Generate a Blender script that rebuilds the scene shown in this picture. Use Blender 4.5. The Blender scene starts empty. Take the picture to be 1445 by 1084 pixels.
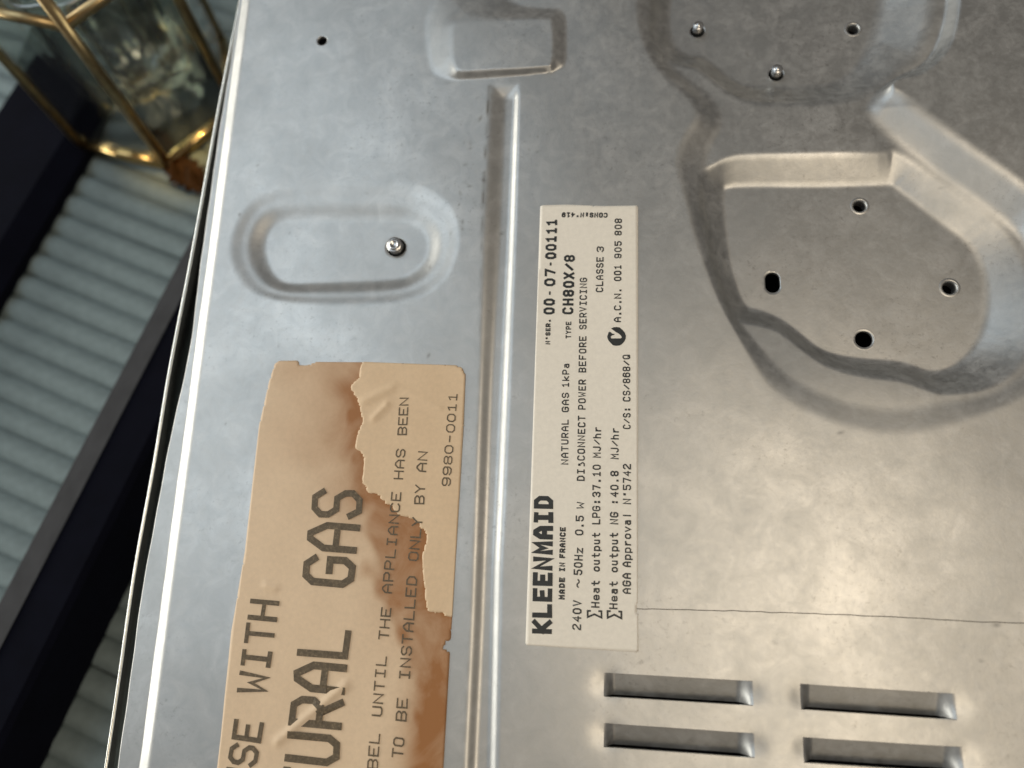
import bpy, math, random
import numpy as np
from mathutils import Matrix, Vector

# ------------------------------------------------------------------ camera
# Plate frame: X right, Y up in the picture, Z out of the sheet (metres); the
# origin lies on the sheet straight below the lens.
FPX, PCX, PCY = 1050.0, 722.5, 542.0          # measured lens of the photograph
EX = np.array((0.99114012, 0.00392764, -0.13276234))
EY = np.array((0.03386585, -0.97399792, 0.22401152))
EZ = np.array((-0.1284304, -0.22652291, -0.96550143))
RM = np.stack([EX, EY, EZ])
CAMH = 0.198
CAMP = np.array((0.0, 0.0, CAMH))

scene = bpy.context.scene
col = scene.collection
cam_d = bpy.data.cameras.new('camera')
cam = bpy.data.objects.new('camera', cam_d)
col.objects.link(cam)
M3 = np.stack([RM[:, 0], -RM[:, 1], -RM[:, 2]], axis=1)
mw = Matrix([[*M3[i], CAMP[i]] for i in range(3)] + [[0, 0, 0, 1]])
cam.matrix_world = mw
cam_d.sensor_width = 36.0
cam_d.lens = 36.0 * FPX / 1445.0
cam_d.clip_start = 0.005
cam_d.clip_end = 50
cam_d.dof.use_dof = True
cam_d.dof.focus_distance = 0.2
cam_d.dof.aperture_fstop = 7.0
scene.camera = cam

# ------------------------------------------------------------------ light
world = bpy.data.worlds.new('World')
scene.world = world
world.use_nodes = True
bg = world.node_tree.nodes['Background']
bg.inputs[0].default_value = (1.0, 0.93, 0.86, 1)
bg.inputs[1].default_value = 0.13


def area_lamp(name, loc, target, size, power, color, size_y=None, spread=180):
    d = bpy.data.lights.new(name, 'AREA')
    d.energy = power
    d.color = color
    d.size = size
    if size_y:
        d.shape = 'RECTANGLE'
        d.size_y = size_y
    d.spread = math.radians(spread)
    o = bpy.data.objects.new(name, d)
    col.objects.link(o)
    o.location = loc
    v = Vector(target) - Vector(loc)
    o.rotation_euler = v.to_track_quat('-Z', 'Y').to_euler()
    return o


LIGHTS = [
    ('window_light', (-1.5, 0.25, 0.36), (0, .1, .1), 1.8, 17.0, (1.0, 0.985, 0.90), 0.5),
    ('ceiling_light', (-0.74, 0.52, 1.15), (-.74, .52, 0), 0.75, 5.7, (0.77, 0.90, 1.0), 1.5),
    ('ceiling_lamp', (0.25, 0.03, 0.9), (0.05, 0.0, 0), 0.25, 1.3, (1.0, 0.85, 0.65), 0.28),
    ('ceiling_lamp_far', (0.28, -0.36, 0.86), (0.05, 0.0, 0), 0.30, 1.35, (1.0, 0.84, 0.62), 0.32),
]
for a in LIGHTS:
    area_lamp(*a)

scene.view_settings.view_transform = 'Standard'
scene.view_settings.look = 'None'
scene.view_settings.exposure = 0.15
scene.view_settings.gamma = 1.0
scene.view_settings.use_curve_mapping = False
scene.cycles.use_denoising = True
scene.cycles.max_bounces = 10
scene.cycles.caustics_refractive = False
scene.cycles.caustics_reflective = False

random.seed(4)
rng = np.random.default_rng(4)


# ------------------------------------------------------------------ measuring helpers
def ray(x, y):
    return RM @ np.array([(x - PCX) / FPX, (y - PCY) / FPX, 1.0])


def P(x, y, z=0.0):
    """point of the level z (metres) that was measured at picture point x, y"""
    d = ray(x, y)
    return CAMP + d * ((z - CAMH) / d[2])


def PL(pts, z=0.0):
    return np.array([P(x, y, z)[:2] for x, y in pts])


# ------------------------------------------------------------------ materials
def new_mat(name):
    m = bpy.data.materials.new(name)
    m.use_nodes = True
    nt = m.node_tree
    return m, nt, nt.nodes['Principled BSDF']


def nd(nt, typ, **kw):
    n = nt.nodes.new(typ)
    for k, v in kw.items():
        if k in n.inputs:
            n.inputs[k].default_value = v
        else:
            setattr(n, k, v)
    return n


def noise(nt, scale, detail=4, rough=0.55, dist=0.0, vec=None):
    n = nd(nt, 'ShaderNodeTexNoise', Scale=scale, Detail=detail, Roughness=rough, Distortion=dist)
    if vec is not None:
        nt.links.new(vec, n.inputs['Vector'])
    return n.outputs['Fac']


def ramp(nt, src, stops):
    r = nt.nodes.new('ShaderNodeValToRGB')
    e = r.color_ramp.elements
    while len(e) < len(stops):
        e.new(0.5)
    for q, (p, c) in zip(e, stops):
        q.position = p
        q.color = (*c, 1) if len(c) == 3 else c
    nt.links.new(src, r.inputs[0])
    return r.outputs[0]


def maprange(nt, src, a, b, c, d):
    r = nt.nodes.new('ShaderNodeMapRange')
    nt.links.new(src, r.inputs[0])
    for i, v in enumerate((a, b, c, d)):
        r.inputs[1 + i].default_value = v
    return r.outputs[0]


def math_n(nt, op, a, b):
    n = nt.nodes.new('ShaderNodeMath')
    n.operation = op
    for i, v in enumerate((a, b)):
        if isinstance(v, (int, float)):
            n.inputs[i].default_value = v
        else:
            nt.links.new(v, n.inputs[i])
    return n.outputs[0]


def mixc(nt, fac, a, b):
    n = nt.nodes.new('ShaderNodeMix')
    n.data_type = 'RGBA'
    for i, v in ((0, fac), (6, a), (7, b)):
        if isinstance(v, (int, float)):
            n.inputs[i].default_value = v
        elif isinstance(v, tuple):
            n.inputs[i].default_value = (*v, 1)
        else:
            nt.links.new(v, n.inputs[i])
    return n.outputs[2]


def bump(nt, src, strength, dist, prev=None):
    b = nd(nt, 'ShaderNodeBump', Strength=strength, Distance=dist)
    nt.links.new(src, b.inputs['Height'])
    if prev is not None:
        nt.links.new(prev, b.inputs['Normal'])
    return b.outputs[0]


def objco(nt):
    return nt.nodes.new('ShaderNodeTexCoord').outputs['Object']


def galvanised(name, grime=True):
    m, nt, b = new_mat(name)
    co = objco(nt)
    cloud = noise(nt, 26, 5, .6, .4, co)
    mott = noise(nt, 150, 5, .65, .8, co)
    fine = noise(nt, 900, 3, .6, 0, co)
    mix1 = math_n(nt, 'ADD', math_n(nt, 'MULTIPLY', cloud, .55), math_n(nt, 'MULTIPLY', mott, .45))
    base = ramp(nt, mix1, [(.32, (.41, .415, .41)), (.5, (.475, .475, .465)), (.66, (.57, .565, .55))])
    spk = maprange(nt, noise(nt, 620, 5, .75, .3, co), .30, .44, .62, 1.0)
    cl2 = maprange(nt, cloud, .45, .60, 0.0, 1.0)
    base = mixc(nt, math_n(nt, 'MULTIPLY', math_n(nt, 'SUBTRACT', 1.0, spk), cl2), base, (.12, .11, .10))
    if grime:
        at = nd(nt, 'ShaderNodeAttribute', attribute_name='grime')
        g = math_n(nt, 'MULTIPLY', at.outputs['Fac'], maprange(nt, mott, .3, .6, .5, 1.0))
        base = mixc(nt, g, base, (.07, .06, .05))
        rust = maprange(nt, math_n(nt, 'ADD', math_n(nt, 'MULTIPLY', mott, .5), math_n(nt, 'MULTIPLY', noise(nt, 480, 4, .7, .5, co), .5)), .42, .62, .98, .70)
        nt.links.new(math_n(nt, 'SUBTRACT', rust, math_n(nt, 'MULTIPLY', g, .6)), b.inputs['Metallic'])
    else:
        b.inputs['Metallic'].default_value = .94
    nt.links.new(base, b.inputs['Base Color'])
    r = math_n(nt, 'ADD', maprange(nt, mix1, .35, .65, .44, .36), math_n(nt, 'MULTIPLY', fine, .05))
    nt.links.new(r, b.inputs['Roughness'])
    n1 = bump(nt, noise(nt, 40, 2, .4, 0, co), .10, .0012)
    n2 = bump(nt, noise(nt, 420, 4, .7, .6, co), .30, .00007, n1)
    n3 = bump(nt, fine, .22, .00004, n2)
    nt.links.new(n3, b.inputs['Normal'])
    return m


def simple(name, color, rough=.5, metal=0.0, var=.15, scale=300, bstr=.1, bdist=.0001):
    m, nt, b = new_mat(name)
    co = objco(nt)
    f = noise(nt, scale, 4, .6, 0, co)
    lo = tuple(c * (1 - var) for c in color)
    hi = tuple(min(1, c * (1 + var)) for c in color)
    nt.links.new(ramp(nt, f, [(.3, lo), (.7, hi)]), b.inputs['Base Color'])
    b.inputs['Roughness'].default_value = rough
    if not metal and rough > .85:
        b.inputs['Specular IOR Level'].default_value = .08
    b.inputs['Metallic'].default_value = metal
    if bstr:
        nt.links.new(bump(nt, f, bstr, bdist), b.inputs['Normal'])
    return m


MAT = {}
MAT['metal'] = galvanised('galvanised_steel')
MAT['metal_plain'] = galvanised('galvanised_steel_plain', False)
MAT['bright_edge'] = simple('polished_steel_edge', (.74, .74, .70), .22, 1.0, .06, 400, .15, .0001)
MAT['screw'] = simple('zinc_screw', (.62, .62, .62), .28, 1.0, .1, 900, .1, .0001)
MAT['inner'] = simple('cavity_shade_black', (.012, .013, .018), .7, 0, .2, 60, 0)  # near-black standing in for the shade inside the body
MAT['ink'] = simple('black_ink', (.018, .020, .020), .45, 0, .4, 1800, 0)
MAT['ink_worn'] = None
MAT['navy'] = simple('dark_navy_paint', (.0035, .004, .009), .9, 0, .2, 60, .05, .0005)
MAT['rail_top'] = simple('charcoal_paint', (.045, .045, .048), .9, 0, .15, 90, .05, .0005)
MAT['slat'] = simple('pale_grey_fibre', (.225, .28, .29), .9, 0, .10, 220, .25, .0006)
MAT['brass'] = simple('aged_brass', (.42, .31, .16), .34, 1.0, .2, 250, .1, .0003)
MAT['brass_glint'] = simple('glint_brass', (.60, .42, .18), .16, 1.0, .1, 250, .05, .0003)  # same brass made lighter and smoother to boost the foot's highlight
MAT['brown'] = simple('scrap_brown', (.045, .024, .012), .9, 0, .5, 150, .3, .001)


def paper(name, color, stained=False):
    m, nt, b = new_mat(name)
    co = objco(nt)
    f = noise(nt, 700, 4, .7, 0, co)
    base = ramp(nt, f, [(.25, tuple(c * .93 for c in color)), (.75, tuple(min(1, c * 1.05) for c in color))])
    if stained:
        at = nd(nt, 'ShaderNodeAttribute', attribute_name='stain')
        big = noise(nt, 55, 5, .6, .6, co)
        s = math_n(nt, 'MULTIPLY', at.outputs['Fac'], maprange(nt, big, .25, .7, .55, 1.25))
        base = mixc(nt, s, base, (.33, .135, .036))
    nt.links.new(base, b.inputs['Base Color'])
    b.inputs['Roughness'].default_value = .55
    nt.links.new(bump(nt, f, .15, .00006), b.inputs['Normal'])
    return m


MAT['paper'] = paper('cream_label_paper', (.86, .80, .70))
MAT['paper_old'] = paper('aged_beige_paper', (.74, .56, .38), True)
MAT['paper_top'] = paper('torn_beige_paper', (.72, .53, .34))


def worn_ink():
    m, nt, b = new_mat('worn_brown_ink')
    co = objco(nt)
    f = noise(nt, 1600, 4, .7, 0, co)
    nt.links.new(ramp(nt, f, [(.3, (.070, .050, .028)), (.55, (.13, .095, .055)), (.78, (.30, .22, .13))]), b.inputs['Base Color'])
    b.inputs['Roughness'].default_value = .6
    return m


MAT['ink_worn'] = worn_ink()


def glass(name, tint, refl):
    m, nt, b = new_mat(name)
    out = nt.nodes['Material Output']
    nt.nodes.remove(b)
    tr = nd(nt, 'ShaderNodeBsdfTransparent')
    tr.inputs['Color'].default_value = (*tint, 1)
    gl = nd(nt, 'ShaderNodeBsdfGlossy', Roughness=.04)
    gl.inputs['Color'].default_value = (1, 1, 1, 1)
    lw = nd(nt, 'ShaderNodeLayerWeight', Blend=.5)
    pw = math_n(nt, 'POWER', lw.outputs['Facing'], 2.6)
    fac = math_n(nt, 'ADD', math_n(nt, 'MULTIPLY', pw, .75), refl)
    mx = nt.nodes.new('ShaderNodeMixShader')
    nt.links.new(fac, mx.inputs[0])
    nt.links.new(tr.outputs[0], mx.inputs[1])
    nt.links.new(gl.outputs[0], mx.inputs[2])
    nt.links.new(mx.outputs[0], out.inputs['Surface'])
    return m


MAT['glass'] = glass('clear_glass', (.93, .95, .92), .16)
MAT['pane'] = glass('pane_glass', (.94, .96, .93), .07)


# ------------------------------------------------------------------ object helpers
def tag(o, label=None, cat=None, group=None, kind=None):
    for k, v in (('label', label), ('category', cat), ('group', group), ('kind', kind)):
        if v:
            o[k] = v
    return o


def empty(name, loc=(0, 0, 0), rot=None):
    o = bpy.data.objects.new(name, None)
    col.objects.link(o)
    o.empty_display_size = .01
    if rot is not None:
        o.matrix_world = Matrix.Translation(loc) @ rot.to_4x4()
    else:
        o.location = loc
    return o


def link_mesh(name, verts, faces, mat, parent=None, smooth=True, attrs=None):
    me = bpy.data.meshes.new(name)
    verts = np.asarray(verts, dtype=float)
    me.from_pydata(verts.tolist() if len(verts) < 20000 else verts, [], faces)
    me.validate()
    if smooth:
        me.polygons.foreach_set('use_smooth', np.ones(len(me.polygons), dtype=bool))
    if attrs:
        for k, v in attrs.items():
            a = me.attributes.new(k, 'FLOAT', 'POINT')
            a.data.foreach_set('value', np.asarray(v, dtype=np.float32))
    me.materials.append(mat)
    me.update()
    o = bpy.data.objects.new(name, me)
    col.objects.link(o)
    if parent is not None:
        o.parent = parent
    return o


class MB:
    def __init__(s):
        s.v, s.f = [], []

    def box(s, c, sx, sy, sz, m=None):
        n = len(s.v)
        for dz in (-.5, .5):
            for dx, dy in ((-.5, -.5), (.5, -.5), (.5, .5), (-.5, .5)):
                p = Vector((dx * sx, dy * sy, dz * sz))
                if m is not None:
                    p = m @ p
                s.v.append(tuple(Vector(c) + p))
        for q in ((3, 2, 1, 0), (4, 5, 6, 7), (0, 1, 5, 4), (1, 2, 6, 5), (2, 3, 7, 6), (3, 0, 4, 7)):
            s.f.append([n + i for i in q])
        return s

    def sweep(s, prof, path, closed=False):
        """prof(i) -> list of points of the section at path index i"""
        rings = []
        for i in range(path):
            pr = prof(i)
            n = len(s.v)
            s.v += [tuple(p) for p in pr]
            rings.append((n, len(pr)))
        for (a, k), (b, _) in zip(rings[:-1], rings[1:]):
            for j in range(k - 1 + (1 if closed else 0)):
                j2 = (j + 1) % k
                s.f.append([a + j, b + j, b + j2, a + j2])
        return rings

    def tube(s, p, q, r, n=10, r2=None):
        p, q = Vector(p), Vector(q)
        r2 = r if r2 is None else r2
        w = (q - p).normalized()
        u = w.orthogonal().normalized()
        v = w.cross(u)
        ii = []
        for c, rr in ((p, r), (q, r2)):
            ii.append(len(s.v))
            for k in range(n):
                a = 2 * math.pi * k / n
                s.v.append(tuple(c + u * rr * math.cos(a) + v * rr * math.sin(a)))
        a, b = ii
        for k in range(n):
            k2 = (k + 1) % n
            s.f.append([a + k, a + k2, b + k2, b + k])
        s.f.append([a + k for k in range(n)][::-1])
        s.f.append([b + k for k in range(n)])
        return s

    def lathe(s, prof, n=32, flute=0, amp=0):
        """prof: (r, z) from bottom to top, about local Z"""
        st = []
        for r, z in prof:
            st.append(len(s.v))
            for k in range(n):
                a = 2 * math.pi * k / n
                rr = r * (1 + (amp * math.cos(flute * a) if flute else 0))
                s.v.append((rr * math.cos(a), rr * math.sin(a), z))
        for a, b in zip(st[:-1], st[1:]):
            for k in range(n):
                k2 = (k + 1) % n
                s.f.append([a + k, a + k2, b + k2, b + k])
        return s

    def build(s, name, mat, parent=None, smooth=True):
        return link_mesh(name, s.v, s.f, mat, parent, smooth)


# ------------------------------------------------------------------ outline maths
def smooth_poly(pts, n=4, closed=True):
    """Catmull-Rom through the points"""
    pts = np.asarray(pts, float)
    k = len(pts)
    out = []
    for i in range(k if closed else k - 1):
        idx = [(i - 1) % k, i, (i + 1) % k, (i + 2) % k] if closed else [max(i - 1, 0), i, i + 1, min(i + 2, k - 1)]
        p0, p1, p2, p3 = pts[idx]
        for j in range(n):
            t = j / n
            out.append(.5 * ((2 * p1) + (p2 - p0) * t + (2 * p0 - 5 * p1 + 4 * p2 - p3) * t * t + (3 * p1 - p0 - 3 * p2 + p3) * t ** 3))
    if not closed:
        out.append(pts[-1])
    return np.array(out)


def sdf(poly, x, y):
    """signed distance to closed polygon, negative inside"""
    d = np.full(x.shape, 1e9)
    inside = np.zeros(x.shape, bool)
    k = len(poly)
    for i in range(k):
        ax, ay = poly[i]
        bx, by = poly[(i + 1) % k]
        ex, ey = bx - ax, by - ay
        l2 = ex * ex + ey * ey
        if l2 < 1e-16:
            continue
        wx, wy = x - ax, y - ay
        t = np.clip((wx * ex + wy * ey) / l2, 0, 1)
        dx, dy = wx - ex * t, wy - ey * t
        d = np.minimum(d, dx * dx + dy * dy)
        if abs(ey) > 1e-15:
            c = ((ay > y) != (by > y)) & (x < ax + (y - ay) * ex / ey)
            inside ^= c
    d = np.sqrt(d)
    return np.where(inside, -d, d)


def dist_line(line, x, y):
    d = np.full(x.shape, 1e9)
    for (ax, ay), (bx, by) in zip(line[:-1], line[1:]):
        ex, ey = bx - ax, by - ay
        wx, wy = x - ax, y - ay
        t = np.clip((wx * ex + wy * ey) / (ex * ex + ey * ey), 0, 1)
        d = np.minimum(d, np.hypot(wx - ex * t, wy - ey * t))
    return d


def sstep(t):
    t = np.clip(t, 0, 1)
    return t * t * (3 - 2 * t)


def soft(t, e=.22):
    """ramp 0..1 with rounded ends of length e and a straight middle"""
    t = np.clip(t, 0, 1)
    k = 1.0 / (1 - e)
    a = t * t * k / (2 * e)
    b = k * (t - e / 2)
    c = 1 - (1 - t) ** 2 * k / (2 * e)
    return np.where(t < e, a, np.where(t > 1 - e, c, b))


def loft(outer, inner, x, y):
    """0 outside the outer outline, 1 inside the inner one, by distance between"""
    t = np.zeros(x.shape)
    lo, hi = outer.min(0), outer.max(0)
    m = (x >= lo[0]) & (x <= hi[0]) & (y >= lo[1]) & (y <= hi[1])
    xs, ys = x[m], y[m]
    do, di = -sdf(outer, xs, ys), sdf(inner, xs, ys)
    tt = np.where(do <= 0, 0, np.where(di <= 0, 1, do / np.maximum(do + di, 1e-9)))
    t[m] = tt
    return t


# ------------------------------------------------------------------ the pressed sheet
Z1, Z2 = -.0028, -.0076        # levels of the shelf and of the burner pockets
O_PX = [(896, 0), (898, 32), (911, 73), (934, 109), (962, 134), (977, 152), (978, 166), (967, 182), (956, 204), (951, 227), (954, 245),
        (964, 277), (977, 328), (997, 386), (1016, 429), (1036, 466), (1055, 502), (1078, 541), (1117, 574), (1171, 598), (1229, 614),
        (1268, 617), (1326, 609), (1384, 590), (1445, 566), (1500, 528), (1532, 460), (1522, 380), (1492, 300), (1445, 251), (1360, 190),
        (1285, 134), (1262, 122), (1268, 112), (1305, 103), (1340, 70), (1354, 30), (1358, -20), (1340, -80), (1260, -120), (1150, -135), (1000, -125), (925, -80), (900, -35)]
M_PX = [(935, 0), (930, 45), (944, 84), (965, 104), (990, 122), (1009, 140), (1019, 160), (1019, 180), (1010, 200), (1001, 225), (1000, 260),
        (1006, 310), (1015, 360), (1027, 410), (1040, 448), (1062, 478), (1090, 510), (1121, 536), (1171, 560), (1229, 573), (1287, 572), (1330, 566),
        (1390, 556), (1440, 520), (1466, 460), (1462, 390), (1440, 335), (1398, 300), (1330, 254), (1265, 209), (1228, 174), (1218, 152), (1232, 132), (1270, 104), (1310, 80), (1328, 30), (1330, -20), (1310, -70), (1240, -105), (1150, -118), (1010, -108), (955, -70), (938, -30)]
FO_PX = [(1008, 229), (1030, 219), (1060, 215), (1148, 213), (1240, 211), (1268, 206), (1334, 248), (1402, 293), (1444, 336), (1468, 392), (1470, 458), (1442, 518), (1390, 552),
         (1330, 560), (1300, 553), (1268, 542), (1210, 534), (1163, 519), (1125, 492), (1094, 469), (1060, 460), (1040, 455), (1022, 432), (1004, 388), (988, 330), (978, 280), (986, 244)]
F_PX = [(1024, 276), (1036, 267), (1148, 267), (1245, 265), (1260, 268), (1287, 289), (1326, 320), (1361, 347), (1378, 378), (1383, 417), (1380, 456), (1369, 487),
        (1347, 512), (1326, 522), (1307, 522), (1283, 514), (1260, 509), (1218, 506), (1179, 500), (1152, 489), (1125, 467), (1101, 450), (1074, 438),
        (1056, 433), (1046, 417), (1036, 386), (1030, 355), (1025, 308)]
UO_PX = [(914, 0), (912, 45), (930, 84), (953, 95), (981, 101), (1006, 120), (1034, 139), (1071, 150), (1143, 151), (1204, 145), (1240, 130), (1272, 102), (1306, 78), (1322, 30),
         (1325, -20), (1305, -65), (1236, -98), (1150, -112), (1012, -102), (948, -70), (922, -34)]
U_PX = [(949, 0), (947, 38), (955, 65), (969, 75), (990, 78), (1006, 87), (1022, 101), (1042, 114), (1071, 120), (1143, 120), (1180, 112), (1206, 89), (1224, 40), (1232, 0),
        (1225, -45), (1150, -80), (1020, -72), (965, -40)]
poly_O = smooth_poly(PL(O_PX, 0))
poly_M = smooth_poly(PL(M_PX, Z1))
poly_FO = smooth_poly(PL(FO_PX, Z1))
poly_F = smooth_poly(PL(F_PX, Z2), 3)
poly_UO = smooth_poly(PL(UO_PX, Z1))
poly_U = smooth_poly(PL(U_PX, Z2), 3)

ZO = -.0026
OV_OUT = smooth_poly(PL([(320, 352), (330, 312), (355, 279), (400, 261), (452, 256), (559, 256), (604, 264), (638, 291), (650, 331), (644, 370), (620, 407), (574, 428),
                         (513, 434), (422, 432), (361, 419), (330, 389)]))
OV_IN = smooth_poly(PL([(378, 346), (388, 323), (416, 316), (544, 315), (580, 320), (600, 337), (598, 364), (580, 383), (553, 391), (452, 396), (404, 396), (384, 376)], ZO))
ZR = .0020
RC_OUT = smooth_poly(PL([(598, 60), (598, 30), (606, 0), (630, -24), (700, -28), (726, 2), (760, 10), (786, 11), (799, 24), (800, 60), (799, 86), (788, 98), (734, 107), (670, 112), (632, 112), (608, 100)]))
RC_IN = smooth_poly(PL([(642, 42), (650, 34), (700, 31), (768, 28), (777, 34), (779, 60), (778, 88), (770, 94), (700, 97), (652, 99), (643, 92), (642, 66)], ZR), 3)
ZG = -.0013
GR_OUT = PL([(690, 116), (734, 116), (729, 336), (719, 600), (710, 800), (704, 1084), (700, 1260), (650, 1260), (655, 1084), (664, 880), (675, 560), (681, 336)])
GR_IN = PL([(716, 142), (724, 142), (715, 336), (702, 600), (693, 800), (687, 1084), (683, 1255), (670, 1255), (674, 1084), (684, 880), (695, 560), (708, 336)], ZG)
SCORE = PL([(899, 859), (985, 861), (1060, 863), (1150, 866), (1250, 870), (1340, 875), (1445, 880), (1600, 888)])

# louvres: (top-left, top-right, bottom-right, bottom-left) of the lanced strip, measured on the photograph
VENT_PX = [((852, 950), (1060, 960.5), (1066, 997), (852, 983)), ((852, 1021.5), (1062, 1034), (1068, 1071), (852, 1054)),
           ((1130, 965), (1346, 979), (1354, 1016.5), (1130, 1001.5)), ((1134, 1040.5), (1355, 1054), (1365, 1092), (1134, 1076.5))]
VENTS = []
for q in VENT_PX:
    a, b, c, d = PL(q)
    u = ((b - a) + (c - d)); u /= np.linalg.norm(u)
    w = np.array((-u[1], u[0]))
    cen = (a + b + c + d) / 4
    L = (np.linalg.norm(b - a) + np.linalg.norm(c - d)) / 2
    W = abs(((a + b) - (c + d)) @ w) / 2
    VENTS.append((cen, u, w, L / 2, W / 2))


def sheet_height(x, y):
    z = np.zeros(x.shape)
    z1 = Z1 * (1 - .78 * sstep((.074 - y) / .035)) * (1 + .7 * sstep((x - .062) / .03) * sstep((y - .06) / .03) * sstep((.16 - y) / .03))
    z += z1 * soft(loft(poly_O, poly_M, x, y), .30)
    z += (Z2 - z1) * soft(loft(poly_FO, poly_F, x, y), .22)
    z += (Z2 - z1) * soft(loft(poly_UO, poly_U, x, y), .25)
    t = loft(OV_OUT, OV_IN, x, y)
    z += ZO * (.35 * sstep(t / .5) + .65 * sstep((t - .42) / .58))
    z += ZR * soft(loft(RC_OUT, RC_IN, x, y), .25)
    t = loft(GR_OUT, GR_IN, x, y)
    z += ZG * soft(t, .35)
    # soft lip left of the groove and shallow dishing of the big flats
    z += .00012 * np.sin(x * 61 + 1.2) * np.sin(y * 47 + .4) + .00006 * np.sin(x * 140 + y * 90)
    for cen, u, w, hl, hw in VENTS:
        dx, dy = x - cen[0], y - cen[1]
        a, b = dx * u[0] + dy * u[1], dx * w[0] + dy * w[1]
        for s, k in ((-1, .0006), (1, .0005)):
            z -= k * np.exp(-((a - s * (hl - .0008)) / .0030) ** 2 - (b / (hw * .95)) ** 2)
    return z


# holes: (centre px, level, kind, radius)
HOLES = [((455, 58), 0, 'plain', .0016), ((1219, 479), Z2, 'plain', .0023), ((1213, 291), Z2, 'collar', .0019), ((1340, 406), Z2, 'collar', .0020),
         ((1204, 41), Z2, 'collar', .0019), ((559, 349), ZO, 'screw', .0029), ((984, 44), Z2, 'screw', .0021), ((1095, 105), Z2, 'screw', .0021), ((1090, 399), Z2, 'slot', .0020)]
HOLE_XY = [P(px, py, z)[:2] for (px, py), z, k, r in HOLES]


def hole_sdf(i, x, y):
    c = HOLE_XY[i]
    r = HOLES[i][3] * 1.12
    if HOLES[i][2] == 'slot':
        yy = np.maximum(np.abs(y - c[1]) - .0010, 0)
        return np.hypot(x - c[0], yy) - r
    return np.hypot(x - c[0], y - c[1]) - r


def vent_sdf(v, x, y):
    cen, u, w, hl, hw = v
    dx, dy = x - cen[0], y - cen[1]
    a, b = np.abs(dx * u[0] + dy * u[1]) - hl, np.abs(dx * w[0] + dy * w[1]) - hw
    return np.hypot(np.maximum(a, 0), np.maximum(b, 0)) + np.minimum(np.maximum(a, b), 0)


def cut_grid(x0, x1, y0, y1, g, cuts, hfun):
    """grid of quads over a rectangle, with openings; cuts: list of (sdf function, bounding centre, reach)"""
    nx, ny = int(round((x1 - x0) / g)) + 1, int(round((y1 - y0) / g)) + 1
    X, Y = np.meshgrid(np.linspace(x0, x1, nx), np.linspace(y0, y1, ny))
    X, Y = X.ravel(), Y.ravel()
    idx = np.arange(nx * ny).reshape(ny, nx)
    quads = np.stack([idx[:-1, :-1], idx[:-1, 1:], idx[1:, 1:], idx[1:, :-1]], -1).reshape(-1, 4)
    keep = np.ones(len(quads), bool)
    for fn, c, reach in cuts:
        m = np.where((np.abs(X - c[0]) < reach) & (np.abs(Y - c[1]) < reach))[0]
        for _ in range(3):
            x, y = X[m], Y[m]
            s = fn(x, y)
            e = 1e-6
            gx, gy = (fn(x + e, y) - s) / e, (fn(x, y + e) - s) / e
            near = np.abs(s) < g * .5
            X[m[near]] -= (s * gx)[near]
            Y[m[near]] -= (s * gy)[near]
        cx, cy = X[quads].mean(1), Y[quads].mean(1)
        qm = np.where((np.abs(cx - c[0]) < reach) & (np.abs(cy - c[1]) < reach))[0]
        s = fn(cx[qm], cy[qm])
        keep[qm[s < g * .06]] = False
    quads = quads[keep]
    used, inv = np.unique(quads, return_inverse=True)
    X, Y = X[used], Y[used]
    quads = inv.reshape(-1, 4)
    return X, Y, hfun(X, Y), quads


cooktop = empty('cooktop')
tag(cooktop, 'upturned gas cooktop with a grey galvanised base pan, pressed burner pockets and two stickers', 'cooktop')

EDGE_X = -.1186
PX0, PX1, PY0, PY1 = EDGE_X, .150, -.085, .205
cuts = []
for i in range(len(HOLES)):
    cuts.append((lambda x, y, i=i: hole_sdf(i, x, y), HOLE_XY[i], .006))
for v in VENTS:
    cuts.append((lambda x, y, v=v: vent_sdf(v, x, y), v[0], .026))
X, Y, Z, Q = cut_grid(PX0, PX1, PY0, PY1, .00045, cuts, sheet_height)
# grime: dark rubbing beside the groove, specks and the scored line
gr = np.zeros(X.shape)
lipL = PL([(690, 122), (687, 180), (683, 250), (680, 336), (675, 560), (664, 880), (658, 1000), (655, 1084)])
dl = dist_line(lipL, X, Y)
along = .5 + .5 * np.sin(Y * 310 + 1.0) * np.sin(Y * 127 + .6) + .35 * np.sin(Y * 820)
gr += np.clip(along, 0, 1) * np.exp(-(dl / .0005) ** 2) * (.25 + .75 * sstep((Y - .06) / .05)) * .85
for k in range(60):
    if k < 22:
        c = (-.041 + rng.normal(0, .004), rng.uniform(.085, .14))
    else:
        c = (rng.uniform(-.118, .11), rng.uniform(-.05, .17))
    r = rng.uniform(.00016, .00045)
    m = (np.abs(X - c[0]) < .003) & (np.abs(Y - c[1]) < .003)
    a = rng.uniform(0, 3.14)
    dx, dy = X[m] - c[0], Y[m] - c[1]
    p, q = dx * math.cos(a) + dy * math.sin(a), -dx * math.sin(a) + dy * math.cos(a)
    gr[m] += rng.uniform(.2, .6) * np.exp(-(p / (r * rng.uniform(1, 2.6))) ** 2 - (q / r) ** 2)
pan = link_mesh('base_pan', np.stack([X, Y, Z], 1), Q.tolist(), MAT['metal'], cooktop, True, {'grime': np.clip(gr, 0, 1)})

# folded edge of the pan: rolls over, drops and turns out as a flange
FL_PX = [(338, -60), (337, 0), (299, 250), (282, 375), (265, 500), (233, 650), (205, 804), (192, 886), (165, 1084), (150, 1200)]
fl = smooth_poly(PL(FL_PX, -.0048), 6, False)
ys = np.linspace(PY0, PY1, 90)
fx = np.interp(ys, fl[::-1, 1], fl[::-1, 0])
mb = MB()


ez0 = sheet_height(np.full(len(ys), EDGE_X), ys)


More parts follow.
